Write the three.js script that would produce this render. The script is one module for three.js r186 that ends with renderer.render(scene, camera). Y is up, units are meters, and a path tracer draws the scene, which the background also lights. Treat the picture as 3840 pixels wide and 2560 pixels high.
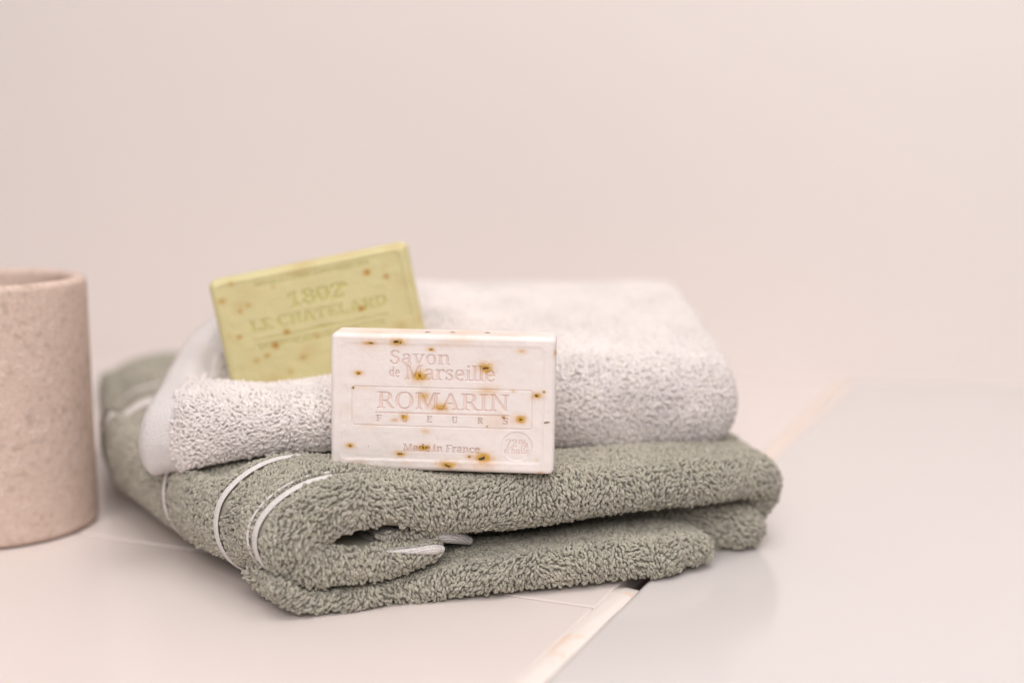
import * as THREE from 'three';
import { mergeGeometries, mergeVertices } from 'three/addons/utils/BufferGeometryUtils.js';
import { RoundedBoxGeometry } from 'three/addons/geometries/RoundedBoxGeometry.js';
import { RectAreaLightUniformsLib } from 'three/addons/lights/RectAreaLightUniformsLib.js';

// ---------------------------------------------------------------- camera, light, exposure
const scene = new THREE.Scene();
const camera = new THREE.PerspectiveCamera(27.95, 1024 / 682, 0.02, 60);
camera.position.set(0, 0.185, 0);
camera.rotation.x = -0.1525;
camera.focus = 0.553;
camera.userData.fStop = 2.8;

const renderer = new THREE.WebGLRenderer({ antialias: true });
renderer.setSize(1024, 682);
renderer.toneMapping = THREE.LinearToneMapping;
renderer.toneMappingExposure = 1.48;
renderer.shadowMap.enabled = true;
RectAreaLightUniformsLib.init();
scene.background = new THREE.Color(0.13, 0.127, 0.127);      // the pale room around, out of sight

function areaLight(name, label, category, w, h, from, to, color, strength) {
  const l = new THREE.RectAreaLight(color, strength, w, h);
  l.position.set(...from); l.lookAt(...to); scene.add(l);
  const m = new THREE.Mesh(new THREE.BoxGeometry(w, h, 0.02),
    new THREE.MeshStandardMaterial({ color: 0xffffff, roughness: 1, emissive: color, emissiveIntensity: strength * 0.6 }));
  m.name = name; m.userData = { label, category };
  m.position.set(...from); m.lookAt(...to); m.translateZ(-0.014); scene.add(m);
}
areaLight('window_light', 'large soft white window light behind the camera', 'lamp', 1.7, 1.4, [-0.05, 1.4, 1.2], [0.0, 0.15, -0.7], new THREE.Color(1.0, 0.965, 0.957), 1.86);
areaLight('ceiling_light', 'broad white ceiling light above the towels', 'lamp', 1.1, 0.9, [0.2, 1.5, -0.4], [0.02, 0, -0.6], new THREE.Color(1.0, 0.965, 0.95), 1.66);

// ---------------------------------------------------------------- helpers
let seed = 7;
const rnd = () => { seed = (seed + 0x6d2b79f5) | 0; let t = Math.imul(seed ^ (seed >>> 15), 1 | seed); t = (t + Math.imul(t ^ (t >>> 7), 61 | t)) ^ t; return ((t ^ (t >>> 14)) >>> 0) / 4294967296; };
const clamp = (x, a = 0, b = 1) => Math.min(b, Math.max(a, x));
const mix = (a, b, t) => a + (b - a) * t;
const sstep = (a, b, x) => { const t = clamp((x - a) / (b - a)); return t * t * (3 - 2 * t); };
const hash = (x, y, z) => { let h = Math.imul(x, 374761393) ^ Math.imul(y, 668265263) ^ Math.imul(z, 1274126177); h = Math.imul(h ^ (h >>> 13), 1274126177); return ((h ^ (h >>> 16)) >>> 0) / 4294967296; };
function noise(x, y, z = 0, px = 0) {          // value noise -1..1, optional period px in x
  const X = Math.floor(x), Y = Math.floor(y), Z = Math.floor(z);
  const f = (t) => t * t * t * (t * (t * 6 - 15) + 10);
  const u = f(x - X), v = f(y - Y), w = f(z - Z);
  const c = (i, j, k) => hash(px ? (((X + i) % px) + px) % px : X + i, Y + j, Z + k);
  const l = (k) => mix(mix(c(0, 0, k), c(1, 0, k), u), mix(c(0, 1, k), c(1, 1, k), u), v);
  return mix(l(0), l(1), w) * 2 - 1;
}
const fbm = (x, y, z, n = 3) => { let s = 0, a = 0.5; for (let i = 0; i < n; i++) { s += a * noise(x, y, z); x *= 2.03; y *= 2.03; z *= 2.03; a *= 0.5; } return s; };
const taken = new Map();
function numbered(n) { const k = taken.get(n) ?? 0; taken.set(n, k + 1); return k ? `${n}_${String(k).padStart(3, '0')}` : n; }
function thing(name, label, category, pos = [0, 0, 0]) {
  const o = new THREE.Group(); o.name = numbered(name); o.userData = { label, category }; o.position.set(...pos); scene.add(o); return o;
}
function part(name, geo, mat, parent) {
  const m = new THREE.Mesh(geo, mat); m.name = numbered(name); m.castShadow = m.receiveShadow = true; parent.add(m); return m;
}
function lookup(keys, x) {                       // Catmull-Rom through rows of numbers, x in 0..1
  const n = keys.length - 1, p = clamp(x) * n, i = Math.min(n - 1, Math.floor(p)), t = p - i;
  const a = keys[Math.max(0, i - 1)], b = keys[i], c = keys[i + 1], d = keys[Math.min(n, i + 2)];
  return b.map((_, k) => 0.5 * (2 * b[k] + (c[k] - a[k]) * t + (2 * a[k] - 5 * b[k] + 4 * c[k] - d[k]) * t * t + (3 * b[k] - a[k] - 3 * c[k] + d[k]) * t * t * t));
}
const curve = (pts, x) => { let i = 0; while (i < pts.length - 2 && x > pts[i + 1][0]) i++; const t = clamp((x - pts[i][0]) / (pts[i + 1][0] - pts[i][0])); return mix(pts[i][1], pts[i + 1][1], t * t * (3 - 2 * t)); };

// a surface from rings of points; returns the geometry and its grid
function loft(rings, keep) {
  const ns = rings.length, nr = rings[0].length, pos = new Float32Array(ns * nr * 3), idx = [];
  rings.forEach((r, i) => r.forEach((p, j) => pos.set([p.x, p.y, p.z], (i * nr + j) * 3)));
  for (let i = 0; i < ns - 1; i++) for (let j = 0; j < nr; j++) {
    if (keep && !keep(i, j)) continue;
    const k = (j + 1) % nr, a = i * nr + j, b = i * nr + k, c = a + nr, d = b + nr;
    idx.push(a, b, c, b, d, c);
  }
  const g = new THREE.BufferGeometry();
  const uv = new Float32Array(ns * nr * 2);      // metres / 16 mm round and along
  for (let i = 0, v = 0; i < ns; i++) { if (i) v += rings[i][0].distanceTo(rings[i - 1][0]); for (let j = 0, u = 0; j < nr; j++) { if (j) u += rings[i][j].distanceTo(rings[i][j - 1]); uv.set([u / 0.016, v / 0.016], (i * nr + j) * 2); } }
  g.setAttribute('uv', new THREE.BufferAttribute(uv, 2));
  g.setAttribute('position', new THREE.BufferAttribute(pos, 3)); g.setIndex(idx); g.computeVertexNormals();
  return g;
}

// ---------------------------------------------------------------- terry loops: twisted yarn hairpins
function loopGeometry(v) {
  const pts = [[-0.35, -0.6, 0], [-0.42, 0.75, 0.12], [0.02, 1.75, 0.22], [0.62, 1.8, 0.05], [1.05, 1.05, -0.2], [0.95, 0.1, -0.16]]
    .map(([x, y, z], i) => new THREE.Vector3(x * (1 + 0.12 * Math.sin(v * 2.1 + i)), y * (1 + 0.14 * Math.cos(v * 1.7)), z * Math.cos(v * 1.3) + 0.14 * Math.sin(v * 3 + i * 1.7)).multiplyScalar(1e-3));
  const path = new THREE.CatmullRomCurve3(pts), N = 10, R = 7, fr = path.computeFrenetFrames(N), pos = [], idx = [];
  for (let i = 0; i <= N; i++) {
    const c = path.getPointAt(i / N), end = i === 0 || i === N ? 0.7 : 1;
    for (let j = 0; j < R; j++) {
      const a = (j / R) * Math.PI * 2, r = 0.6e-3 * end * (1 + 0.26 * Math.cos(2 * (a - (i / N) * 7.5)));
      const p = c.clone().addScaledVector(fr.normals[i], Math.cos(a) * r).addScaledVector(fr.binormals[i], Math.sin(a) * r);
      pos.push(p.x, p.y, p.z);
    }
  }
  for (let i = 0; i < N; i++) for (let j = 0; j < R; j++) { const k = (j + 1) % R, a = i * R + j, b = i * R + k; idx.push(a, b, a + R, b, b + R, a + R); }
  const g = new THREE.BufferGeometry();
  g.setAttribute('position', new THREE.Float32BufferAttribute(pos, 3)); g.setIndex(idx); g.computeVertexNormals();
  return g;
}
const LOOPS = [0, 1, 2, 3].map(loopGeometry);
const V3 = (x, y, z) => new THREE.Vector3(x, y, z);

// spots on a lofted surface for one loop each: rings of points, mask(i, j, p, n) says where
function scatter(rings, areaPerLoop, mask, out, flip = 1) {
  const ns = rings.length, nr = rings[0].length;
  let carry = 0;
  for (let i = 0; i < ns - 1; i++) for (let j = 0; j < nr; j++) {
    const k = (j + 1) % nr, a = rings[i][j], b = rings[i][k], c = rings[i + 1][j], d = rings[i + 1][k];
    const e1 = b.clone().sub(a), e2 = c.clone().sub(a), n = e1.clone().cross(e2), A = n.length();
    if (A < 1e-10) continue;
    n.multiplyScalar(flip / A);
    carry += A / areaPerLoop;
    const m = Math.floor(carry); carry -= m;
    const cells = Math.max(1, Math.round(Math.sqrt(m)));
    for (let q = 0; q < m; q++) {
      const u = clamp(((q % cells) + rnd()) / cells), v = clamp((Math.floor(q / cells) + rnd()) / Math.ceil(m / cells));
      const p = a.clone().multiplyScalar((1 - u) * (1 - v)).addScaledVector(b, u * (1 - v)).addScaledVector(c, (1 - u) * v).addScaledVector(d, u * v);
      if (mask(i, j, p, n, u)) out.push([p, n]);
    }
  }
}
function plantLoops(spots, parent, mat, size, tone, flow) {
  const groups = LOOPS.map(() => []);
  spots.forEach((s) => groups[Math.floor(rnd() * LOOPS.length)].push(s));
  const M = new THREE.Matrix4(), X = V3(0, 0, 0), Z = V3(0, 0, 0), c = new THREE.Color();
  groups.forEach((list, g) => {
    const im = new THREE.InstancedMesh(LOOPS[g], mat, list.length);
    list.forEach(([p, n], i) => {
      const a = flow.base + flow.turn * noise(p.x * flow.freq, p.y * flow.freq, p.z * flow.freq) + flow.turn * 0.5 * noise(p.x * flow.freq * 2.7 + 9, p.y * flow.freq * 2.7, p.z * flow.freq * 2.7) + (rnd() - 0.5) * flow.jit;
      const up = n.clone().addScaledVector(V3(rnd() - 0.5, rnd() - 0.5, rnd() - 0.5), 0.5).normalize();
      X.set(-0.35, -1, 0.2).addScaledVector(up, -X.dot(up));
      if (X.lengthSq() < 0.08) X.set(1, 0, 0.3).addScaledVector(up, -X.dot(up));
      X.normalize().applyAxisAngle(up, a); Z.crossVectors(X, up);
      const s = size * (0.82 + 0.36 * rnd());
      M.makeBasis(X.clone().multiplyScalar(s), up.clone().multiplyScalar(s * (flow.tall ?? 1) * (0.85 + 0.3 * rnd())), Z.clone().multiplyScalar(s));
      M.setPosition(p);
      im.setMatrixAt(i, M);
      const k = 1 + tone * (rnd() - 0.5) + 0.07 * noise(p.x * 60, p.y * 60, p.z * 60);
      c.setRGB(k, k * (1 + 0.02 * (rnd() - 0.5)), k * (1 + 0.05 * (rnd() - 0.5))); im.setColorAt(i, c);
    });
    im.name = numbered('terry_loops');  im.userData.kind = 'stuff'; im.castShadow = im.receiveShadow = true; parent.add(im);
  });
}

// ---------------------------------------------------------------- the setting: tiled ledge, wall, bathtub
const E0 = V3(0.0429, 0, -0.5418), T = V3(0.3953, 0, -0.9185), L = V3(-0.9185, 0, -0.3953);   // tile edge, along it away, to the left
const onLedge = (t, l, y = 0) => E0.clone().addScaledVector(T, t).addScaledVector(L, l).setY(y);
const turnT = Math.atan2(L.z, -L.x);            // turns local -x to L
function noiseTexture(size, fn) {
  const d = new Uint8Array(size * size * 4);
  for (let y = 0; y < size; y++) for (let x = 0; x < size; x++) { const c = fn(x / size, y / size); d.set([...c.map((v) => Math.round(clamp(v) * 255)), 255], (y * size + x) * 4); }
  const t = new THREE.DataTexture(d, size, size); t.wrapS = t.wrapT = THREE.RepeatWrapping; t.magFilter = t.minFilter = THREE.LinearFilter; t.needsUpdate = true; return t;
}
const toS = (v) => (v <= 0.0031308 ? v * 12.92 : 1.055 * Math.pow(v, 1 / 2.4) - 0.055);
const glazeTex = noiseTexture(512, (x, y) => { const n = 0.5 + 0.5 * noise(x * 9, y * 9, 1, 9) * 0.6 + 0.2 * noise(x * 31, y * 31, 2, 31); return [n, n, n]; });
const tileMat = new THREE.MeshPhysicalMaterial({ color: new THREE.Color().setRGB(0.755, 0.675, 0.64), roughness: 0.28, bumpMap: glazeTex, bumpScale: 0.00012, ior: 1.5 });
const groutMat = new THREE.MeshStandardMaterial({ color: new THREE.Color().setRGB(0.43, 0.33, 0.29), roughness: 0.95 });

const ledge = new THREE.Group(); ledge.name = 'ledge'; ledge.userData = { kind: 'structure' }; scene.add(ledge);
function slab(name, mat, t0, t1, l0, l1, y0, y1, parent, r) {
  const g = r ? new RoundedBoxGeometry(l1 - l0, y1 - y0, t1 - t0, 3, r) : new THREE.BoxGeometry(l1 - l0, y1 - y0, t1 - t0);
  const uv = g.attributes.uv, p = g.attributes.position;
  for (let i = 0; i < uv.count; i++) uv.setXY(i, (p.getX(i) + l0 * 3.1) * 3, (p.getZ(i) + t0 * 1.7) * 3);
  const m = part(name, g, mat, parent);
  m.position.copy(onLedge((t0 + t1) / 2, (l0 + l1) / 2, (y0 + y1) / 2)); m.rotation.y = turnT; return m;
}
slab('grout_bed', groutMat, -0.62, 0.5215, 0.0004, 1.25, -0.03, -0.0007, ledge);
const rows = [[-0.578, -0.3036], [-0.3020, -0.0284], [-0.0268, 0.2464], [0.2480, 0.5195]];
for (const [a, b] of rows) for (const [c, d] of [[0, 0.598], [0.5998, 1.2]]) slab('tile', tileMat, a, b, c, d, -0.009, 0, ledge, 0.0007);
const WALL = V3(0.2468, 0, -1.0218), WD = V3(-0.968, 0, -0.2505);   // foot of the wall, a little out of square
const wallEnd = (l) => { const p = onLedge(0, l), nx = -WD.z, nz = WD.x; return ((WALL.x - p.x) * nx + (WALL.z - p.z) * nz) / (T.x * nx + T.z * nz); };
const turnW = Math.atan2(WD.z, -WD.x);
// cream sealant strip between tiles and tub, stained orange in places, broken off under the towel
const sealTex = (() => {
  const t = noiseTexture(256, (x, y) => {
    const s = sstep(0.22, 0.5, fbm(x * 3, y * 30, 3, 4)) * 0.55;
    return [0.83, mix(0.755, 0.58, s), mix(0.70, 0.43, s)].map(toS);
  });
  t.colorSpace = THREE.SRGBColorSpace; return t;
})();
const sealMat = new THREE.MeshStandardMaterial({ map: sealTex, roughness: 0.38 });
function bead(t0, t1, l0, l1, y, bulge) {       // a half round bead along the tub edge
  const rings = [], n = 60;
  for (let i = 0; i <= n; i++) {
    const t = mix(t0, t1, i / n), ring = [], e = Math.sqrt(clamp(Math.min(i, n - i) / 1.5 + 0.02));
    for (let j = 0; j < 14; j++) {
      const a = (j / 13) * Math.PI, l = (l0 + l1) / 2 + Math.cos(a) * (l1 - l0) / 2;
      ring.push(onLedge(t, l, y - 0.004 + (0.004 + Math.sin(a) * bulge) * e + 0.00025 * noise(t * 160, a * 2, 4)));
    }
    rings.push(ring.reverse());
  }
  const g = loft(rings), uv = [];
  for (let i = 0; i <= n; i++) for (let j = 0; j < 14; j++) uv.push(j / 14, mix(t0, t1, i / n) * 5);
  g.setAttribute('uv', new THREE.Float32BufferAttribute(uv, 2)); return g;
}
part('sealant_strip', bead(-0.6, 0.012, -0.0094, 0.0006, -0.0014, 0.0016), sealMat, ledge);
part('sealant_strip', bead(0.028, 0.519, -0.0094, 0.0006, -0.0014, 0.0014), new THREE.MeshStandardMaterial({ color: new THREE.Color().setRGB(0.77, 0.655, 0.585), roughness: 0.6 }), ledge);
part('grout_line', (() => {                     // along the foot of the wall
  const g = new THREE.CylinderGeometry(0.0058, 0.0058, 1.3, 10); g.rotateZ(Math.PI / 2); return g;
})(), new THREE.MeshStandardMaterial({ color: new THREE.Color().setRGB(0.74, 0.50, 0.38), roughness: 0.8 }), ledge).position.copy(WALL.clone().addScaledVector(WD, 0.645).setY(-0.0012));
ledge.children.at(-1).rotation.y = turnW;

const wallTex = noiseTexture(256, (x, y) => { const n = 0.5 + 0.35 * noise(x * 24, y * 24, 5, 24) + 0.2 * noise(x * 61, y * 61, 6, 61); return [n, n, n]; });
const wall = new THREE.Mesh(new THREE.BoxGeometry(4.4, 2.6, 0.3), new THREE.MeshPhysicalMaterial({ color: new THREE.Color().setRGB(0.86, 0.78, 0.745), roughness: 0.5, bumpMap: wallTex, bumpScale: 0.0004 }));
wall.name = 'wall'; wall.userData = { kind: 'structure' }; wall.receiveShadow = wall.castShadow = true; scene.add(wall);
wall.position.copy(WALL.clone().addScaledVector(WD, 0.3).add(V3(-0.2505 * -0.1497 * -1, 1.22, -0.968 * 0.1497))); wall.rotation.y = turnW;

const tub = thing('bathtub', 'glossy white bathtub with broad flat rim beside the tiled ledge', 'bathtub');
{
  const nl = 130, nt = 120, pos = [], idx = [];
  const depth = (d, t) => {                     // d: distance from the edge, t along it
    const e = clamp(1 - d / 0.004), lip = -0.004 * (1 - Math.sqrt(Math.max(0, 1 - e * e)));
    const inX = d - 0.138, inT = Math.min(0.40 - t, t + 0.95), r = 0.11;
    const q = inX < r || inT < r ? (inX > 0 && inT > 0 ? r - Math.hypot(Math.max(0, r - inX), Math.max(0, r - inT)) : -1) : Math.min(inX, inT);
    const basin = q <= 0 ? 0 : q < 0.07 ? -(q * q) / 0.09 : -(0.0544 + (q - 0.07) * 1.55);
    return 0.0012 + lip + Math.max(basin, -0.36);
  };
  for (let i = 0; i <= nl; i++) for (let k = 0; k <= nt; k++) {
    const d = i < 14 ? 0.0045 * i / 14 : 0.0045 + 0.8 * Math.pow((i - 14) / (nl - 14), 1.25), t = mix(-0.65, wallEnd(-0.0092 - d) + 0.002, k / nt);
    const p = onLedge(t, -0.0092 - d, depth(d, t)); pos.push(p.x, p.y, p.z);
  }
  for (let i = 0; i < nl; i++) for (let k = 0; k < nt; k++) { const a = i * (nt + 1) + k, b = a + nt + 1; idx.push(a, b, a + 1, a + 1, b, b + 1); }
  const g = new THREE.BufferGeometry(); g.setAttribute('position', new THREE.Float32BufferAttribute(pos, 3)); g.setIndex(idx); g.computeVertexNormals();
  const enamel = new THREE.MeshPhysicalMaterial({ color: new THREE.Color().setRGB(0.675, 0.63, 0.617), roughness: 0.16, ior: 1.5, side: THREE.DoubleSide });
  part('rim_and_basin', g, enamel, tub);
  const s = new THREE.BoxGeometry(0.004, 0.34, 1.169); const m = part('side_panel', s, enamel, tub);
  m.position.copy(onLedge(-0.0652, -0.0114, -0.1735)); m.rotation.y = turnT;
}

// ---------------------------------------------------------------- stone tumbler
{
  const cup = thing('stone_tumbler', 'speckled pinkish beige stone tumbler standing left of the towels', 'tumbler', [-0.245, 0, -0.6325]);
  const pr = [], R0 = 0.0462, R1 = 0.0456, Hc = 0.118;
  pr.push([0.0001, 0.0006], [R0 - 0.004, 0.0006]);
  for (let i = 0; i <= 6; i++) { const a = -Math.PI / 2 + (i / 6) * Math.PI / 2; pr.push([R0 - 0.003 + 0.003 * Math.cos(a), 0.0036 + 0.003 * Math.sin(a)]); }
  for (let i = 1; i < 12; i++) pr.push([mix(R0, R1, i / 12), mix(0.0036, Hc - 0.003, i / 12)]);
  for (let i = 0; i <= 8; i++) { const a = (i / 8) * Math.PI; pr.push([R1 - 0.0038 + 0.0038 * Math.cos(a), Hc - 0.0032 + 0.0032 * Math.sin(a)]); }
  pr.push([R1 - 0.0084, Hc - 0.02], [R0 - 0.0085, 0.02], [R0 - 0.011, 0.011], [0.0001, 0.0095]);
  const g = new THREE.LatheGeometry(pr.map(([x, y]) => new THREE.Vector2(x, y)), 128);
  const uv = g.attributes.uv, p = g.attributes.position;
  for (let i = 0; i < uv.count; i++) uv.setY(i, p.getY(i) / 0.29 + 0.02);
  const stone = (x, y) => {
    const a = noise(x * 80, y * 80, 3, 80), b = noise(x * 170, y * 170, 8, 170), c = noise(x * 300, y * 300, 1, 300), d = noise(x * 18, y * 18, 5, 18);
    const dark = sstep(0.15, 0.75, a * 0.38 + b * 0.7 + c * 0.2), light = sstep(0.2, 0.75, b * 0.55 - a * 0.3 + c * 0.4);
    const grey = sstep(0.7, 0.85, noise(x * 60 + 7, y * 60 + 3, 12));
    let col = [0.64, 0.49, 0.412].map((v) => v * (1 + 0.07 * c));
    col = col.map((v, i) => mix(v, [0.47, 0.335, 0.262][i], dark * 0.7));
    col = col.map((v, i) => mix(v, [0.74, 0.62, 0.55][i], light * 0.6));
    return col.map((v, i) => mix(v, [0.40, 0.32, 0.29][i], grey * 0.35));
  };
  const tex = noiseTexture(1024, (x, y) => stone(x, y).map(toS)); tex.colorSpace = THREE.SRGBColorSpace;
  const bump = noiseTexture(512, (x, y) => { const n = 0.5 + 0.3 * noise(x * 96, y * 96, 8, 96) + 0.3 * noise(x * 210, y * 210, 1, 210); return [n, n, n]; });
  part('vessel', g, new THREE.MeshStandardMaterial({ map: tex, roughness: 0.75, bumpMap: bump, bumpScale: 0.00025 }), cup);
}

// ---------------------------------------------------------------- green bath towel, folded, pile layers seen from the end
const clothGreen = new THREE.MeshPhysicalMaterial({ color: new THREE.Color().setRGB(0.41, 0.385, 0.322), roughness: 1, specularIntensity: 0.2 });
const yarnGreen = new THREE.MeshPhysicalMaterial({ color: new THREE.Color().setRGB(0.425, 0.398, 0.332), roughness: 0.95, specularIntensity: 0.25, sheen: 0.25, sheenRoughness: 0.6, sheenColor: new THREE.Color(1, 0.97, 0.9) });
const weave = noiseTexture(256, (x, y) => { const r = 0.5 + 0.25 * Math.sin(x * Math.PI * 2 * 16) + 0.18 * Math.sin(y * Math.PI * 2 * 24 + Math.sin(x * Math.PI * 32)) + 0.3 * noise(x * 16, y * 48, 3, 16); return [r, r, r]; });
const woven = new THREE.MeshPhysicalMaterial({ color: new THREE.Color().setRGB(0.86, 0.80, 0.78), roughness: 0.95, bumpMap: weave, bumpScale: 0.0006, specularIntensity: 0.15, sheen: 0.2, sheenRoughness: 0.5, sheenColor: new THREE.Color(1, 1, 1) });
const stripeMat = new THREE.MeshPhysicalMaterial({ color: new THREE.Color().setRGB(0.80, 0.75, 0.73), roughness: 0.95, bumpMap: weave, bumpScale: 0.0003, specularIntensity: 0.15 });
const green = thing('green_towel', 'sage green terry bath towel with white stripes, folded under the pale towel', 'towel');

const O = V3(-0.073, 0, -0.508), F = V3(0.936, 0, -0.351);
function G(w, h, b, lift = 1.2) {
  const w2 = w - 0.010 * sstep(0, 0.1, b) * clamp(1 - w / 0.1), th = mix(0.56, 0.24, clamp(w / 0.21));
  const far = sstep(0.17, 0.34, b) * clamp(1 - (w + 0.02) / 0.10);
  return O.clone().addScaledVector(F, w2 + 0.035 * far).add(V3(-Math.sin(th) * b, h * (1 + lift * b) * (1 - 0.12 * far) - 0.0085 * sstep(0.018, 0.06, b) * clamp(1 - h / 0.034) * clamp(1 - (w + 0.02) / 0.06) * (lift > 1.1 ? 1 : 0) - 0.0085 * sstep(0.034 + 0.016 * sstep(0.06, 0, w), 0.056 + 0.014 * sstep(0.06, 0, w), b) * sstep(0.036, 0.044, h) * sstep(0.215, 0.18, w), -Math.cos(th) * b));
}
// centre lines: w, h, half thickness, front end, as a strip of folded cloth
const FOLD = [
  [0.130, 0.0105, 0.0060, 0.040], [0.170, 0.0098, 0.0075, 0.030], [0.193, 0.0125, 0.0088, 0.021], [0.2035, 0.0225, 0.0086, 0.014], [0.197, 0.0325, 0.0082, 0.008], [0.175, 0.0350, 0.0076, 0.003],
  [0.135, 0.0355, 0.0082, 0.001], [0.095, 0.0354, 0.0092, 0.000], [0.055, 0.0360, 0.0094, 0.000], [0.022, 0.0398, 0.0090, 0.000], [0.003, 0.0368, 0.0098, 0.000], [-0.0065, 0.0274, 0.0112, 0.000],
  [-0.001, 0.0188, 0.0098, 0.000], [0.016, 0.0165, 0.0070, 0.000], [0.032, 0.0171, 0.0050, 0.001], [0.047, 0.0186, 0.0024, 0.004]];
const ROLL = [[0.058, 0.0150, 0.0055, 0.036], [0.090, 0.0150, 0.0078, 0.035], [0.125, 0.0146, 0.0086, 0.031], [0.154, 0.0130, 0.0104, 0.025], [0.178, 0.0108, 0.0096, 0.016], [0.193, 0.0098, 0.0080, 0.009]];
const TONGUE = [
  [-0.0150, 0.0110, 0.0022, 0.001], [-0.0085, 0.0052, 0.0027, 0.001], [0.006, 0.0034, 0.0026, 0.000], [0.024, 0.0036, 0.0026, -0.001], [0.045, 0.0054, 0.0042, -0.002], [0.070, 0.0070, 0.0059, -0.004], [0.105, 0.0080, 0.0069, -0.008],
  [0.133, 0.0084, 0.0072, -0.010], [0.151, 0.0086, 0.0066, -0.010], [0.162, 0.0086, 0.0050, -0.008]];
const BAND = [[0.028, 0.0254, 0.0010, 0.008], [0.043, 0.0244, 0.0020, 0.007], [0.056, 0.0224, 0.0028, 0.008], [0.066, 0.0184, 0.0018, 0.013]];
const BAND2 = [[0.026, 0.0224, 0.0004, -0.0002], [0.036, 0.0216, 0.0012, -0.0010], [0.045, 0.0208, 0.0020, -0.0006], [0.049, 0.0203, 0.0015, 0.001]];
function strip(keys, ns, b1, lift, capStart, capEnd, nb = 56, lumps = 0.0009, ragged = 1, tuck = 0) {
  const rings = [], info = [];
  const cap = 6;
  const at = (x) => lookup(keys, x);
  const S = [];
  for (let k = 0; k < cap; k++) S.push([0, capStart ? -Math.cos((k / cap) * Math.PI / 2) : 0]);
  for (let i = 0; i <= ns; i++) S.push([i / ns, 0]);
  for (let k = cap - 1; k >= 0; k--) S.push([1, capEnd ? Math.cos((k / cap) * Math.PI / 2) : 0]);
  for (const [x, e] of S) {
    const [w, h, t0, b0] = at(x), [wa, ha] = at(Math.max(0, x - 0.004)), [wb, hb] = at(Math.min(1, x + 0.004));
    const len = Math.hypot(wb - wa, hb - ha) || 1, tw = (wb - wa) / len, th = (hb - ha) / len, nw = th, nh = -tw;
    const sh = Math.sqrt(Math.max(0.0004, 1 - e * e)), t = t0 * sh, cw = w + tw * e * t0, ch = h + th * e * t0;
    const ring = [], inf = [];
    const put = (b, o, side) => {
      const p = G(cw + nw * o + tuck * sstep(0.022, 0.10, b) * clamp(1 - (cw + 0.015) / 0.06), ch + nh * o, b, lift);
      const l = lumps * fbm(p.x * 42, p.y * 42, p.z * 42, 2) + lumps * 0.8 * noise(x * 21, b * 30, 3);
      p.y = Math.max(0.0009, p.y + l * nh); p.x += l * nw; ring.push(p); inf.push({ x, b, o, side, w: cw, h: ch });
    };
    const back = b1, r = Math.min(t, 0.02);
    const A = 9, wob = ragged * (0.0022 * noise(x * 11, 2, keys.length) + 0.001 * noise(x * 31, 5, keys.length));
    const bb = b0 + wob + (t0 - t) * 0.9;
    for (let k = 0; k <= A; k++) { const a = -Math.PI / 2 + (k / A) * Math.PI; put(bb + r - r * Math.cos(a), Math.sin(a) * t, 'front'); }
    for (let k = 1; k < nb; k++) put(mix(bb + r, back - r, Math.pow(k / nb, 1.25)), t, 'outer');
    for (let k = 0; k <= A; k++) { const a = Math.PI / 2 + (k / A) * Math.PI; put(back - r - r * Math.cos(a), Math.sin(a) * t, 'back'); }
    for (let k = nb - 1; k > 0; k--) put(mix(bb + r, back - r, Math.pow(k / nb, 1.25)), -t, 'inner');
    rings.push(ring); info.push(inf);
  }
  return { rings, info };
}
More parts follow.
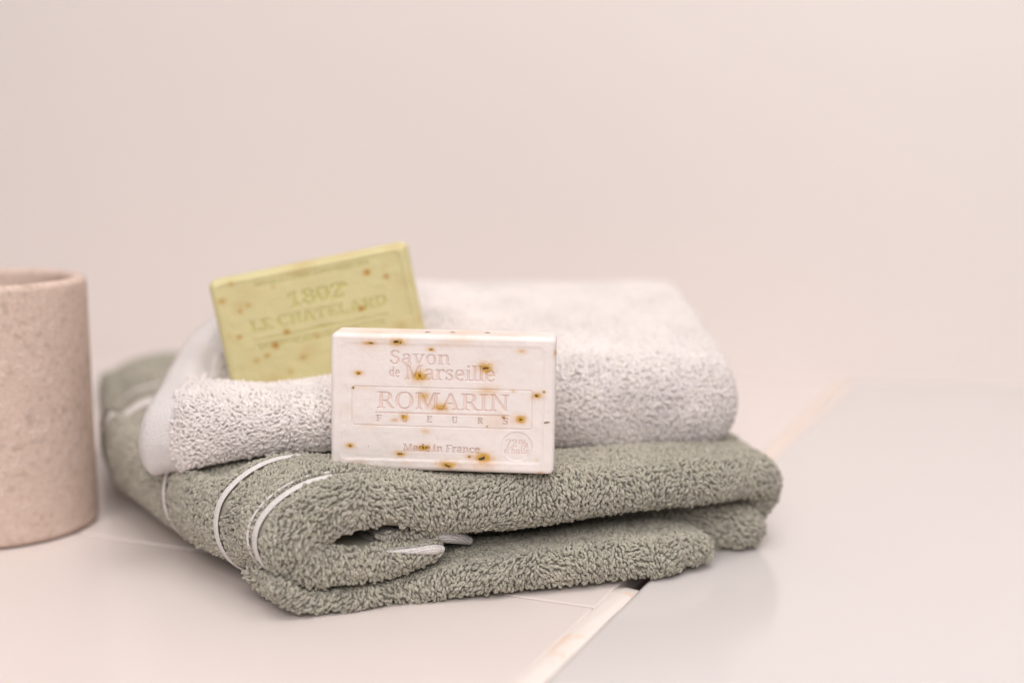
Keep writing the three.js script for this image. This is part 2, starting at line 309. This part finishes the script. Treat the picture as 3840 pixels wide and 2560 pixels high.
// white stripes across the rounded fold: distance from the front, width
const STRIPES = [[0.0165, 0.0040, 'white'], [0.0222, 0.0010, 'thin'], [0.047, 0.0036, 'white'], [0.098, 0.0032, 'white'], [0.200, 0.0110, 'white'], [0.235, 0.0030, 'white']];
const stripeWob = (x) => 0.0010 * noise(x * 13, 3, 1);
const stripeAt = (b, x) => STRIPES.some(([c, w]) => Math.abs(b - c - stripeWob(x)) < w / 2 + (w > 0.002 ? 0.0014 : 0.0006));
const flowGreen = { base: 0.3, turn: 1.5, freq: 60, jit: 0.8 };
{
  const spots = [], area = 1.6e-6;
  const fold = strip(FOLD, 150, 0.33, 1.2, true, true), tongue = strip(TONGUE, 90, 0.030, 0.1, true, true, 10, 0.0009, 1, 0.030), roll = strip(ROLL, 60, 0.25, 0.3, true, true);
  part('cloth', mergeGeometries([loft(fold.rings), loft(tongue.rings), loft(roll.rings)]), clothGreen, green);
  const bOf = (info, i, j, u) => mix(info[i][j].b, info[i][(j + 1) % info[i].length].b, u);
  scatter(fold.rings, area, (i, j, p, n, u) => {
    const q = fold.info[i][j];
    if (q.side === 'back' || (q.side === 'inner' && q.b > 0.075) || (n.y < -0.6 && p.y < 0.012)) return false;
    if (q.side === 'outer' && q.b > 0.12 && q.x < 0.2) return false;
    if (q.side === 'outer' && q.b > 0.075 && q.b < 0.19 && q.w > 0.015 && q.w < 0.185 && q.x > 0.3 && q.x < 0.62) return false;
    if (q.x > 0.55 && q.x < 0.92 && (q.side === 'inner' || (q.side === 'front' && q.o < 0 && q.b > 0.006))) return false;
    return !((q.side === 'outer' || q.side === 'front') && q.x > 0.585 && q.x < 0.87 && q.o > 0 && stripeAt(bOf(fold.info, i, j, u), q.x));
  }, spots);
  scatter(roll.rings, area, (i, j, p, n) => roll.info[i][j].side !== 'back' && n.y > -0.75 && roll.info[i][j].b < 0.12, spots);
  scatter(tongue.rings, area, (i, j, p, n, u) => {
    const q = tongue.info[i][j];
    return !(n.y < -0.75 ||  (q.x < 0.24 && q.o > 0 && stripeAt(bOf(tongue.info, i, j, u), 0.8)));
  }, spots);
  const band = strip(BAND, 60, 0.05, 1, true, true, 14, 0, 0), band2 = strip(BAND2, 50, 0.03, 1, true, true, 10, 0, 0);
  scatter(band.rings, area, (i, j, p, n) => band.info[i][j].x < 0.5 && band.info[i][j].side === 'front', spots);
  plantLoops(spots, green, yarnGreen, 0.9, 0.32, flowGreen);
  // the stripes lie in the pile, a little below its tips
  const surf = (keys, lift, x, b, up) => {
    const [w, h, t] = lookup(keys, x), [wa, ha] = lookup(keys, x - 0.004), [wb, hb] = lookup(keys, x + 0.004), len = Math.hypot(wb - wa, hb - ha);
    const nw = (hb - ha) / len, nh = -(wb - wa) / len, o = t + up;
    const p = G(w + nw * o + (keys === TONGUE ? 0.030 * sstep(0.022, 0.10, b) * clamp(1 - (w + 0.015) / 0.06) : 0), h + nh * o, b, lift); p.y = Math.max(p.y, 0.0006); return p;
  };
  const hoop = (keys, lift, x0, x1, c, w, fixed, proud = 0) => {
    const rings = [];
    for (let i = 0; i <= 90; i++) {
      const x = mix(x0, x1, i / 90), ring = [];
      for (let k = 0; k < 12; k++) { const a = (k / 12) * Math.PI * 2; ring.push(surf(keys, lift, x, c + stripeWob(fixed ?? x) + Math.cos(a) * w / 2, proud - 0.0008 + 0.0018 * sstep(x0, x0 + 0.3 * (x1 - x0), x) + Math.sin(a) * Math.min(0.00045, w * 0.5))); }
      rings.push(ring);
    }
    return loft(rings);
  };
  STRIPES.forEach(([c, w], i) => part('stripe', i < 2 ? mergeGeometries([hoop(FOLD, 1.2, 0.56, 0.86, c, w), hoop(TONGUE, 0.1, 0.005, 0.2, c, w, 0.8)]) : hoop(FOLD, 1.2, 0.56, 0.86, c, w, undefined, i === 2 ? 0.0005 : 0), stripeMat, green));
  part('woven_band', loft(band.rings), woven, green);
  part('woven_band', loft(band2.rings), woven, green);
}

// ---------------------------------------------------------------- pale hand towel on top
const clothPale = new THREE.MeshPhysicalMaterial({ color: new THREE.Color().setRGB(0.74, 0.68, 0.655), roughness: 1, specularIntensity: 0.2 });
const yarnPale = new THREE.MeshPhysicalMaterial({ color: new THREE.Color().setRGB(0.775, 0.715, 0.69), roughness: 0.95, specularIntensity: 0.25, sheen: 0.25, sheenRoughness: 0.6, sheenColor: new THREE.Color(1, 0.97, 0.95) });
const pale = thing('white_towel', 'pale off white terry hand towel folded on top of the green towel', 'towel');
{
  const O2 = V3(-0.137, 0, -0.562), F2 = V3(0.985, 0, -0.1725), W = 0.243, D = 0.19;
  const base = (w, b) => 0.0478 + 0.045 * b - 0.0040 * sstep(0.14, 0.21, w) - 0.0045 * sstep(0.11, 0.03, b) * sstep(0.08, 0, b) - 0.0060 * sstep(0.045, -0.015, w) * sstep(0.1, 0.03, b) + 0.0012 * Math.sin(w * 34);
  const crest = (w) => curve([[-0.03, 0.033], [0, 0.0355], [0.035, 0.0278], [0.075, 0.0318], [0.11, 0.0360], [0.15, 0.0425], [0.2, 0.0440], [0.24, 0.0425]], w);
  const plateau = (w) => curve([[-0.03, 0.034], [0.0, 0.040], [0.04, 0.045], [0.08, 0.0465], [0.15, 0.046], [0.2, 0.0475], [0.24, 0.0460]], w);
  const top = (w, b) => {
    const c = crest(w), p = plateau(w), valley = sstep(0.150, 0.105, w) * sstep(-0.01, 0.012, w), fl = Math.min(c, 0.0110 + 0.185 * Math.max(0, w - 0.006));
    let h = mix(c, p, sstep(0.03, 0.13, b));
    const v = mix(c, fl, sstep(0.026, 0.042, b)), u = mix(v, p, sstep(0.060, 0.088, b));
    return mix(h, u, valley);
  };
  const rings = [], info = [], N = 110, cap = 8, rc = 0.014;
  const S = [];
  for (let k = 0; k < cap; k++) S.push([-0.014, -Math.cos((k / cap) * Math.PI / 2)]);
  for (let i = 0; i <= N; i++) S.push([mix(-0.014, W - rc, i / N), 0]);
  for (let k = cap - 1; k >= 0; k--) S.push([W - rc, Math.cos((k / cap) * Math.PI / 2)]);
  for (const [w0, e] of S) {
    const s = Math.sqrt(Math.max(0.0009, 1 - e * e)), r = e < 0 ? 0.009 : rc, w = w0 + e * r, inset = r * (1 - s) + 0.0045 * sstep(0.000, -0.006, w);
    const ring = [], inf = [];
    const put = (b, h, side) => {
      const H = top(w, 0.02), lift = 0.0034 * sstep(0.03, 0.003, b) * sstep(0, 0.01, w + 0.02) * clamp(1 - h / H), mid = base(w, b) + H * 0.5, y = base(w, b) + h + lift;
      const p = O2.clone().addScaledVector(F2, w).add(V3(-0.02 * b, 0, -b)).setY(e ? mix(mid, y, side === 'bottom' ? s : mix(s, 1, 0.1)) : y);
      const l = 0.0011 * fbm(p.x * 36, p.y * 36, p.z * 36, 2) + 0.0007 * noise(p.x * 60, p.y * 170, p.z * 170) * sstep(0.012, -0.004, w); p.y += l; p.z += l; ring.push(p); inf.push({ w, b, side, e });
    };
    const c = crest(w), rf = 0.0190, A = 16, K = 44, bk = D - inset;
    const f0 = inset + 0.0018 * noise(w * 26, 4, 2);
    for (let k = 0; k <= A; k++) { const a = -Math.PI / 2 + (k / A) * Math.PI; const q = Math.sign(Math.sin(a)) * Math.pow(Math.abs(Math.sin(a)), a < 0 ? 1.0 : 0.86); put(f0 + (a < 0 ? 0.0105 : rf) * (1 - Math.pow(Math.cos(a), 0.8)), (c / 2) * (1 + q), 'front'); }
    for (let k = 1; k < K; k++) { const b = mix(f0 + rf, bk - 0.018, k / K); put(b, top(w, b), 'top'); }
    const hb = top(w, bk - 0.018);
    for (let k = 0; k <= A; k++) { const a = Math.PI / 2 - (k / A) * Math.PI; put(bk - 0.018 + 0.018 * Math.cos(a), (hb / 2) * (1 + Math.sin(a)), 'back'); }
    for (let k = 9; k > 0; k--) put(mix(f0 + 0.0105, bk - 0.018, k / 10), 0, 'bottom');
    rings.push(ring); info.push(inf);
  }
  const isBorder = (i, j) => { const q = info[i][j]; return q.w < -0.007 + 0.012 * sstep(0.03, 0.10, q.b) + 0.002 * noise(q.b * 300, j * 0.35, 7); };
  part('cloth', loft(rings, (i, j) => !isBorder(i, j)), clothPale, pale);
  part('woven_border', loft(rings, isBorder), woven, pale);
  const spots = [];
  scatter(rings, 1.05e-6, (i, j, p, n) => {
    const q = info[i][j];
    return !(q.side === 'bottom' || n.y < -0.7 || isBorder(i, j) || (q.side === 'back' && n.y < -0.2));
  }, spots, -1);
  plantLoops(spots, pale, yarnPale, 0.85, 0.14, { base: 1.2, turn: 1.7, freq: 85, jit: 1.2, tall: 0.75 });
}

// ---------------------------------------------------------------- soaps
function faceRelief(w, h, ppm, draw) {          // depth in metres from a drawing; grey 255 = 1 mm
  const W = Math.round(w * ppm), Hh = Math.round(h * ppm), cv = document.createElement('canvas'); cv.width = W; cv.height = Hh;
  const c = cv.getContext('2d'); c.fillStyle = '#000'; c.fillRect(0, 0, W, Hh); draw(c, W, Hh);
  const d = c.getImageData(0, 0, W, Hh).data, a = new Float32Array(W * Hh);
  for (let i = 0; i < a.length; i++) a[i] = d[i * 4] / 255;
  const read = (a) => (x, y) => {                // x, y in 0..1 from top left
    const X = clamp(x * W - 0.5, 0, W - 1.001), Y = clamp(y * Hh - 0.5, 0, Hh - 1.001), i = Math.floor(X), j = Math.floor(Y), u = X - i, v = Y - j;
    return mix(mix(a[j * W + i], a[j * W + i + 1], u), mix(a[(j + 1) * W + i], a[(j + 1) * W + i + 1], u), v) * 1e-3;
  };
  const r = read(a), m = read(a.map((v) => (v > 0.72 ? 1 : 0))); r.ink = (x, y) => m(x, y) * 1e3; return r;
}
function fitText(c, s, x0, x1, base, size, font = 'serif', bold = '') {   // text stretched to run from x0 to x1
  c.font = `${bold}${size}px ${font}`; c.textBaseline = 'alphabetic'; c.textAlign = 'left';
  const k = (x1 - x0) / c.measureText(s).width;
  c.save(); c.translate(x0, base); c.scale(k, 1); c.fillText(s, 0, 0); c.restore();
}
function soapBody(w, h, t, r, rc, nx, ny, relief, color) {
  const hw = w / 2, hh = h / 2;
  const place = (u, v) => {                      // square corners drawn in to round ones
    let x = u * hw, y = v * hh; const dx = Math.abs(x) - (hw - rc), dy = Math.abs(y) - (hh - rc);
    if (dx > 0 && dy > 0) { const a = dx / rc, b = dy / rc; x = Math.sign(x) * (hw - rc + rc * a * Math.sqrt(1 - b * b / 2)); y = Math.sign(y) * (hh - rc + rc * b * Math.sqrt(1 - a * a / 2)); }
    return [x, y];
  };
  const edge = (x, y) => { const qx = Math.abs(x) - hw + rc, qy = Math.abs(y) - hh + rc; return -(Math.hypot(Math.max(qx, 0), Math.max(qy, 0)) + Math.min(Math.max(qx, qy), 0) - rc); };
  const dent = (x, y, z) => 0.00022 * fbm(x * 260, y * 260, z * 260, 3);
  const face = (nx, ny, sign, rel) => {
    const pos = [], uv = [], col = [], idx = [];
    for (let j = 0; j <= ny; j++) for (let i = 0; i <= nx; i++) {
      const ease = (k) => { const q = k * 2 - 1; return Math.sign(q) * (1 - Math.pow(1 - Math.abs(q), 1.06)); };
      const [x, y] = place(ease(i / nx), -ease(j / ny)), ink = rel?.ink ? rel.ink(x / w + 0.5, 0.5 - y / h) : 0, d = Math.max(0, edge(x, y)), e = clamp(1 - d / r);
      const z = sign * (t / 2 - r * (1 - Math.sqrt(Math.max(0, 1 - e * e))) - (rel ? rel(x / w + 0.5, 0.5 - y / h) : 0) + dent(x, y, sign));
      const k = e > 0.98 ? 1 : 1 + dent(x * 1.7, y * 1.7, 5) * 3 * e;
      pos.push(x * k, y * k, z); uv.push(x * 30, y * 30); col.push(...color(x, y, z, ink));
    }
    for (let j = 0; j < ny; j++) for (let i = 0; i < nx; i++) { const a = j * (nx + 1) + i, b = a + nx + 1; sign > 0 ? idx.push(a, b, a + 1, a + 1, b, b + 1) : idx.push(a, a + 1, b, a + 1, b + 1, b); }
    const g = new THREE.BufferGeometry(); g.setAttribute('position', new THREE.Float32BufferAttribute(pos, 3)); g.setAttribute('uv', new THREE.Float32BufferAttribute(uv, 2)); g.setAttribute('color', new THREE.Float32BufferAttribute(col, 3)); g.setIndex(idx); g.computeVertexNormals(); return g;
  };
  const side = () => {
    const pos = [], uv = [], col = [], idx = [], P = [], n = 120, m = 76, K = 8;
    for (let i = 0; i < n; i++) P.push(place(i / n * 2 - 1, 1));
    for (let i = 0; i < m; i++) P.push(place(1, 1 - i / m * 2));
    for (let i = 0; i < n; i++) P.push(place(1 - i / n * 2, -1));
    for (let i = 0; i <= m; i++) P.push(place(-1, i / m * 2 - 1));
    const q = P.length;
    for (let k = 0; k <= K; k++) P.forEach(([x, y], i) => {
      const z = mix(t / 2 - r, -t / 2 + r, k / K), o = k === 0 || k === K ? 0 : dent(x, y, z * 3) * 0.9 * Math.sin(k / K * Math.PI);
      pos.push(x * (1 + o / hw), y * (1 + o / hh), z); uv.push((x + y) * 30, z * 30); col.push(...color(x, y, z));
    });
    for (let k = 0; k < K; k++) for (let i = 0; i < q - 1; i++) { const a = k * q + i, b = a + q; idx.push(a, b, a + 1, a + 1, b, b + 1); }
    const g = new THREE.BufferGeometry(); g.setAttribute('position', new THREE.Float32BufferAttribute(pos, 3)); g.setAttribute('uv', new THREE.Float32BufferAttribute(uv, 2)); g.setAttribute('color', new THREE.Float32BufferAttribute(col, 3)); g.setIndex(idx); g.computeVertexNormals(); return g;
  };
  return mergeGeometries([face(nx, ny, 1, relief), face(60, 40, -1, null), side()]);
}
const soapBump = noiseTexture(512, (x, y) => { const n = 0.5 + 0.3 * noise(x * 40, y * 40, 5, 40) + 0.25 * noise(x * 150, y * 150, 6, 150) + 0.2 * noise(x * 6, y * 120, 7, 6); return [n, n, n]; });
// stains: x, y, reach across, reach down, strength, 1 = amber / 0 = tan, in the soap's own millimetres
function stained(base, amber, tan, list) {
  return (x, y, z, ink = 0) => {
    let c = base(x, y, z, ink);
    for (const s of list) {
      const dx = (x * 1000 - s.x) / s.rx, dy = (y * 1000 - s.y) / s.ry, dz = (z * 1000 - s.z) / Math.max(2.2, s.rx * 0.8), d2 = dx * dx + dy * dy + dz * dz;
      if (d2 > 9) continue;
      const wob = 1 + 0.4 * noise(x * 900 + s.x, y * 900, s.y), outer = Math.exp(-d2 * 0.5 * wob) * s.k * 0.62, inner = s.a * Math.min(1, Math.exp(-d2 * 1.7 * wob) * s.k * 1.5);
      c = c.map((v, i) => mix(v, tan[i], clamp(outer))); c = c.map((v, i) => mix(v, amber[i], clamp(inner, 0, 0.92)));
    }
    return c;
  };
}
function fleckGeometry(k) {
  const g = new THREE.IcosahedronGeometry(1, 1), p = g.attributes.position;
  for (let i = 0; i < p.count; i++) { const x = p.getX(i), y = p.getY(i), z = p.getZ(i), s = 1 + 0.45 * noise(x * 1.7 + k * 9, y * 1.7, z * 1.7); p.setXYZ(i, x * s, y * s + 0.35 * Math.sin(x * 2.2 + k * 2), z * s); }
  g.computeVertexNormals(); return g;
}
const FLECKS = [0, 1, 2].map(fleckGeometry);
const herb = new THREE.MeshStandardMaterial({ color: new THREE.Color().setRGB(0.075, 0.048, 0.038), roughness: 0.8 });
const herbPale = new THREE.MeshStandardMaterial({ color: new THREE.Color().setRGB(0.22, 0.10, 0.02), roughness: 0.8 });

// front soap, drawn on a 2090 x 1250 face
{
  const w = 0.0905, h = 0.0556, t = 0.019, FW = 2090, FH = 1250;
  const soap = thing('pink_soap', 'pale pink soap bar with brown herb flecks standing upright in front', 'soap', [-0.0275, 0.0487 + h / 2, -0.540 - t / 2]);
  soap.rotation.set(-0.012, -0.055, -0.016, 'YXZ');
  const X = (zx) => zx - 110, Y = (zx, zy) => (zy - 205 - 0.016 * (zx - 110)) * FH / 1262;
  const rel = faceRelief(w, h, 22000, (c, W, Hh) => {
    const k = W / FW; c.scale(k, Hh / FH);
    for (let i = 0; i < 8; i++) { const v = 10 + i * 10; c.fillStyle = `rgb(${v},${v},${v})`; c.beginPath(); c.roundRect(86 + i * 3, 80 + i * 3, 1908 - i * 6, 1080 - i * 6, 66); c.fill(); }   // the sunk panel
    const ink = 'rgb(205,205,205)'; c.fillStyle = ink; c.strokeStyle = ink;
    fitText(c, 'Savon', X(657), X(1228), Y(940, 490), 172);
    fitText(c, 'de', X(655), X(757), Y(700, 606), 112);
    fitText(c, 'Marseille', X(797), X(1645), Y(1220, 636), 184);
    fitText(c, 'ROMARIN', X(536), X(1782), Y(1160, 908), 214);
    c.strokeStyle = 'rgb(170,170,170)'; c.lineWidth = 8; c.beginPath(); c.roundRect(X(312), Y(1150, 710), 1676, 356, 30); c.stroke();
    c.strokeStyle = 'rgb(190,190,190)'; c.lineWidth = 11; c.beginPath(); c.moveTo(X(528), Y(1150, 948)); c.lineTo(X(1778), Y(1150, 948)); c.stroke();
    c.fillStyle = 'rgb(240,240,240)'; [...'FLEURS'].forEach((s, i) => { const x = X(536 + i * 236.5); fitText(c, s, x, x + 52, Y(1150, 1030), 80); });
    fitText(c, 'Made in France', X(788), X(1508), Y(1150, 1302), 92);
    c.fillStyle = 'rgb(168,168,168)'; c.beginPath(); c.ellipse(X(1853), Y(1853, 1240), 142, 132, 0, 0, 7); c.fill();
    c.fillStyle = 'rgb(250,250,250)';
    fitText(c, '72%', X(1742), X(1960), Y(1853, 1250), 98);
    fitText(c, "d'huile", X(1736), X(1972), Y(1853, 1312), 76);
  });
  const raw = [[470, 298, 55, 20, .8, 1], [500, 300, 60, 40, .25, 0], [735, 287, 72, 32, 1.0, 1], [1325, 272, 100, 40, .5, 0], [1150, 312, 60, 22, .4, 0], [1045, 353, 34, 17, .85, 1], [1880, 360, 42, 20, .6, .6], [2203, 370, 22, 32, .8, 1],
    [370, 575, 38, 22, .95, 1], [1555, 520, 62, 44, 1.0, 1], [942, 602, 66, 48, 1.0, 1], [405, 708, 80, 16, .45, 0], [323, 712, 15, 12, .7, 1], [1575, 728, 88, 42, .7, .3], [1815, 731, 20, 12, .6, .5], [2096, 731, 20, 13, .7, 1],
    [2033, 768, 45, 28, .95, 1], [985, 785, 55, 38, .7, .7], [1140, 885, 68, 36, .9, .8], [800, 980, 36, 28, 1, 1], [705, 1008, 32, 15, .8, .5], [1725, 972, 22, 11, .7, 1], [1660, 1012, 110, 55, .5, 0], [1885, 990, 50, 32, 1.2, 1],
    [2128, 1015, 38, 13, .4, .4], [1575, 1057, 8, 7, 1, 1], [1000, 1110, 45, 24, .7, .25], [480, 1058, 80, 18, .4, 0], [290, 1250, 38, 23, .95, 1], [985, 1264, 58, 28, .95, 1], [763, 1323, 50, 24, .95, 1], [1415, 1340, 34, 18, .85, .7],
    [1548, 1352, 72, 44, 1.3, .95], [360, 1415, 70, 26, .5, .25], [820, 1410, 50, 18, .4, .1], [1208, 1420, 88, 36, .95, 1], [1530, 1432, 110, 38, .6, .05], [2075, 1480, 30, 10, .7, .6], [2045, 1366, 20, 12, .4, .3], [270, 920, 60, 40, .2, 0], [430, 325, 90, 60, .2, 0]];
  const toMM = (zx, zy) => [(X(zx) / FW - 0.5) * w * 1000, (0.5 - Y(zx, zy) / FH) * h * 1000], mmx = w * 1000 / FW, mmy = h * 1000 / FH;
  const list = raw.map(([zx, zy, rx, ry, k, a]) => { const [x, y] = toMM(zx, zy); return { x, y, z: t * 500 - 0.5, rx: rx * mmx, ry: ry * mmy, k, a }; });
  for (const [x, z, rx, k] of [[-28, 4, 5, .5], [-6, 0, 4, .5], [5, 1, 5, .6], [12, -3, 6, .5], [24, 3, 5, .5], [-16, -4, 6, .4], [33, -2, 4, .4]]) list.push({ x, y: h * 500, z, rx, ry: 1.6, k, a: 0.1 });
  const color = stained((x, y, z, ink) => { const n = 0.02 * fbm(x * 120, y * 240, z * 120, 3); return [0.87 + n - 0.04 * ink, 0.785 + n - 0.135 * ink, 0.75 + n - 0.155 * ink]; }, [0.62, 0.34, 0.02], [0.72, 0.42, 0.22], list);
  const mat = new THREE.MeshPhysicalMaterial({ vertexColors: true, roughness: 0.33, ior: 1.45, bumpMap: soapBump, bumpScale: 0.00004, clearcoat: 0.12, clearcoatRoughness: 0.25 });
  part('soap_bar', soapBody(w, h, t, 0.0019, 0.0024, 600, 372, rel, color), mat, soap);
  for (const [zx, zy, rx, ry, pale_, rot] of [[490, 298, 26, 6, 0, -.1], [720, 284, 28, 13, 0, .2], [762, 292, 10, 8, 0, .6], [1047, 354, 14, 6, 1, 0], [372, 577, 15, 9, 1, .3], [1550, 520, 34, 10, 0, .2], [938, 594, 32, 9, 0, -.7], [323, 712, 11, 8, 0, -.4],
    [2026, 768, 18, 11, 0, -.3], [1726, 972, 15, 6, 0, 0], [1884, 990, 17, 9, 0, .05], [2127, 1013, 30, 7, 0, .1], [1575, 1057, 6, 5, 1, 0], [293, 1252, 13, 8, 1, -.4], [465, 1252, 6, 4, 0, 0], [982, 1264, 38, 9, 0, .15], [762, 1323, 28, 6, 0, 0], [1412, 1341, 12, 8, 1, .3], [1530, 1355, 40, 16, 0, .5], [1210, 1425, 38, 9, 0, -.35], [2096, 731, 9, 6, 1, 0]]) {
    const [x, y] = toMM(zx, zy), u = (x / 1000) / w + 0.5, v = 0.5 - (y / 1000) / h;
    const f = part('herb_fleck', FLECKS[Math.floor(rnd() * 3)], pale_ ? herbPale : herb, soap);
    f.position.set(x / 1000, y / 1000, t / 2 - rel(u, v) - (Math.abs(x) > w * 490 ? 0.0006 : 0) + 0.00005); f.rotation.z = rot; f.scale.set(rx * mmx / 1100, ry * mmy / 1250, 0.00022);
  }
  for (const [x, z] of [[-7, 2], [3, 0.5], [17, -1]]) { const f = part('herb_fleck', FLECKS[1], herb, soap); f.position.set(x / 1000, h / 2, z / 1000); f.scale.set(0.0013, 0.0002, 0.0004); }
}

// green soap behind, leaning in the dip of the pale towel
{
  const w = 0.0922, h = 0.0560, t = 0.019;
  const soap = thing('green_soap', 'yellow green soap bar with embossed lettering, tilted behind the pink bar', 'soap', [-0.0885, 0.0984, -0.630]);
  soap.rotation.set(-0.03, 0.04, 0.196, 'YXZ');
  // positions on the face read as fractions along its top edge and down its left side
  const TLx = 118, TLy = 548, ax = 1897, ay = -418, dx = 272, dy = 1165, det = ax * dy - ay * dx;
  const UV = (zx, zy) => { const x = zx - TLx, y = zy - TLy; return [(x * dy - y * dx) / det, (ax * y - ay * x) / det]; };
  const FW = 2000, FH = FW * h / w;
  const rel = faceRelief(w, h, 18000, (c, W, Hh) => {
    c.scale(W / FW, Hh / FH);
    const P = (zx, zy) => { const [u, v] = UV(zx, zy); return [u * FW, v * FH]; };
    c.fillStyle = 'rgb(90,90,90)'; c.beginPath(); c.roundRect(88, 70, FW - 176, FH - 140, 60); c.fill();
    const ink = 'rgb(205,205,205)'; c.fillStyle = c.strokeStyle = ink;
    const put = (s, a, b, size, bold) => { const [x0, y0] = P(...a), [x1, y1] = P(...b); fitText(c, s, x0, x1, (y0 + y1) / 2, size, 'serif', bold); };
    put("Savon à l'Huile Essentielle Bio", [575, 602], [1660, 350], 70);
    put('1802', [905, 795], [1450, 668], 205, 'bold ');
    put('LE CHATELARD', [545, 1037], [1862, 752], 150, 'bold ');
    const line = (a, b, lw) => { const [x0, y0] = P(...a), [x1, y1] = P(...b), y = (y0 + y1) / 2; c.lineWidth = lw; c.beginPath(); c.moveTo(x0, y); c.lineTo(x1, y); c.stroke(); };
    line([578, 1134], [1872, 815], 12);
    { const [x, y] = P(1235, 968); c.beginPath(); c.ellipse(x, y, 130, 16, 0, 0, 7); c.fill(); }
    { const [x, y] = P(1400, 560); c.beginPath(); c.moveTo(x, y - 40); c.lineTo(x + 70, y + 8); c.lineTo(x + 10, y + 42); c.fill(); }
    put('SAVONNERIE DE PROVENCE', [620, 1225], [1850, 930], 84);
  });
  const spotsZ = [[350, 560, 26, 22, .8, .5], [265, 735, 38, 26, .9, .5], [520, 772, 26, 20, .7, .6], [437, 830, 24, 20, .8, .8], [440, 770, 60, 40, .4, .2], [1650, 432, 30, 24, 1.2, 1], [1838, 470, 24, 20, .9, .8], [755, 590, 22, 18, .5, .5], [1608, 785, 34, 20, 1.1, 1], [890, 1022, 28, 22, 1, 1],
    [437, 1080, 24, 20, .9, .8], [345, 1075, 40, 30, .4, .2], [785, 1162, 32, 26, 1.2, 1], [1188, 1060, 24, 20, .9, .6], [605, 1310, 34, 26, .7, .5], [708, 1258, 28, 22, .8, .8], [1055, 1275, 34, 28, .8, .4], [1100, 1200, 70, 60, .5, .1], [930, 1415, 30, 26, .6, .4], [780, 1500, 90, 50, .6, .05],
    [1985, 950, 50, 40, .6, .2], [540, 640, 90, 60, .35, 0], [1000, 430, 90, 40, .4, .2], [1900, 180, 90, 40, .4, .2], [2160, 880, 40, 60, .4, .3], [1830, 370, 40, 30, .3, .2], [2000, 520, 80, 60, .3, .1]];
  const mm = w * 1000 / 1943;
  const list = spotsZ.map(([zx, zy, rx, ry, k, a]) => { const [u, v] = UV(zx, zy); return { x: (u - 0.5) * w * 1000, y: (0.5 - v) * h * 1000, z: t * 500 - 0.4, rx: rx * mm, ry: ry * mm, k, a }; });
  for (let i = 0; i < 8; i++) list.push({ x: (rnd() - 0.5) * 80, y: h * 500, z: (rnd() - 0.5) * 14, rx: 3 + 3 * rnd(), ry: 2, k: 0.4, a: 0.2 });
  const color = stained((x, y, z, ink) => { const n = 0.03 * fbm(x * 90, y * 90, z * 90, 3); return [0.675 + n - 0.09 * ink, 0.60 + n * 1.1 - 0.06 * ink, 0.315 + n * 0.6 - 0.11 * ink]; }, [0.50, 0.24, 0.03], [0.55, 0.38, 0.13], list);
  part('soap_bar', soapBody(w, h, t, 0.0036, 0.0034, 420, 260, rel, color), new THREE.MeshPhysicalMaterial({ vertexColors: true, roughness: 0.42, ior: 1.45, bumpMap: soapBump, bumpScale: 0.00008, clearcoat: 0.1, clearcoatRoughness: 0.3 }), soap);
}

renderer.render(scene, camera);
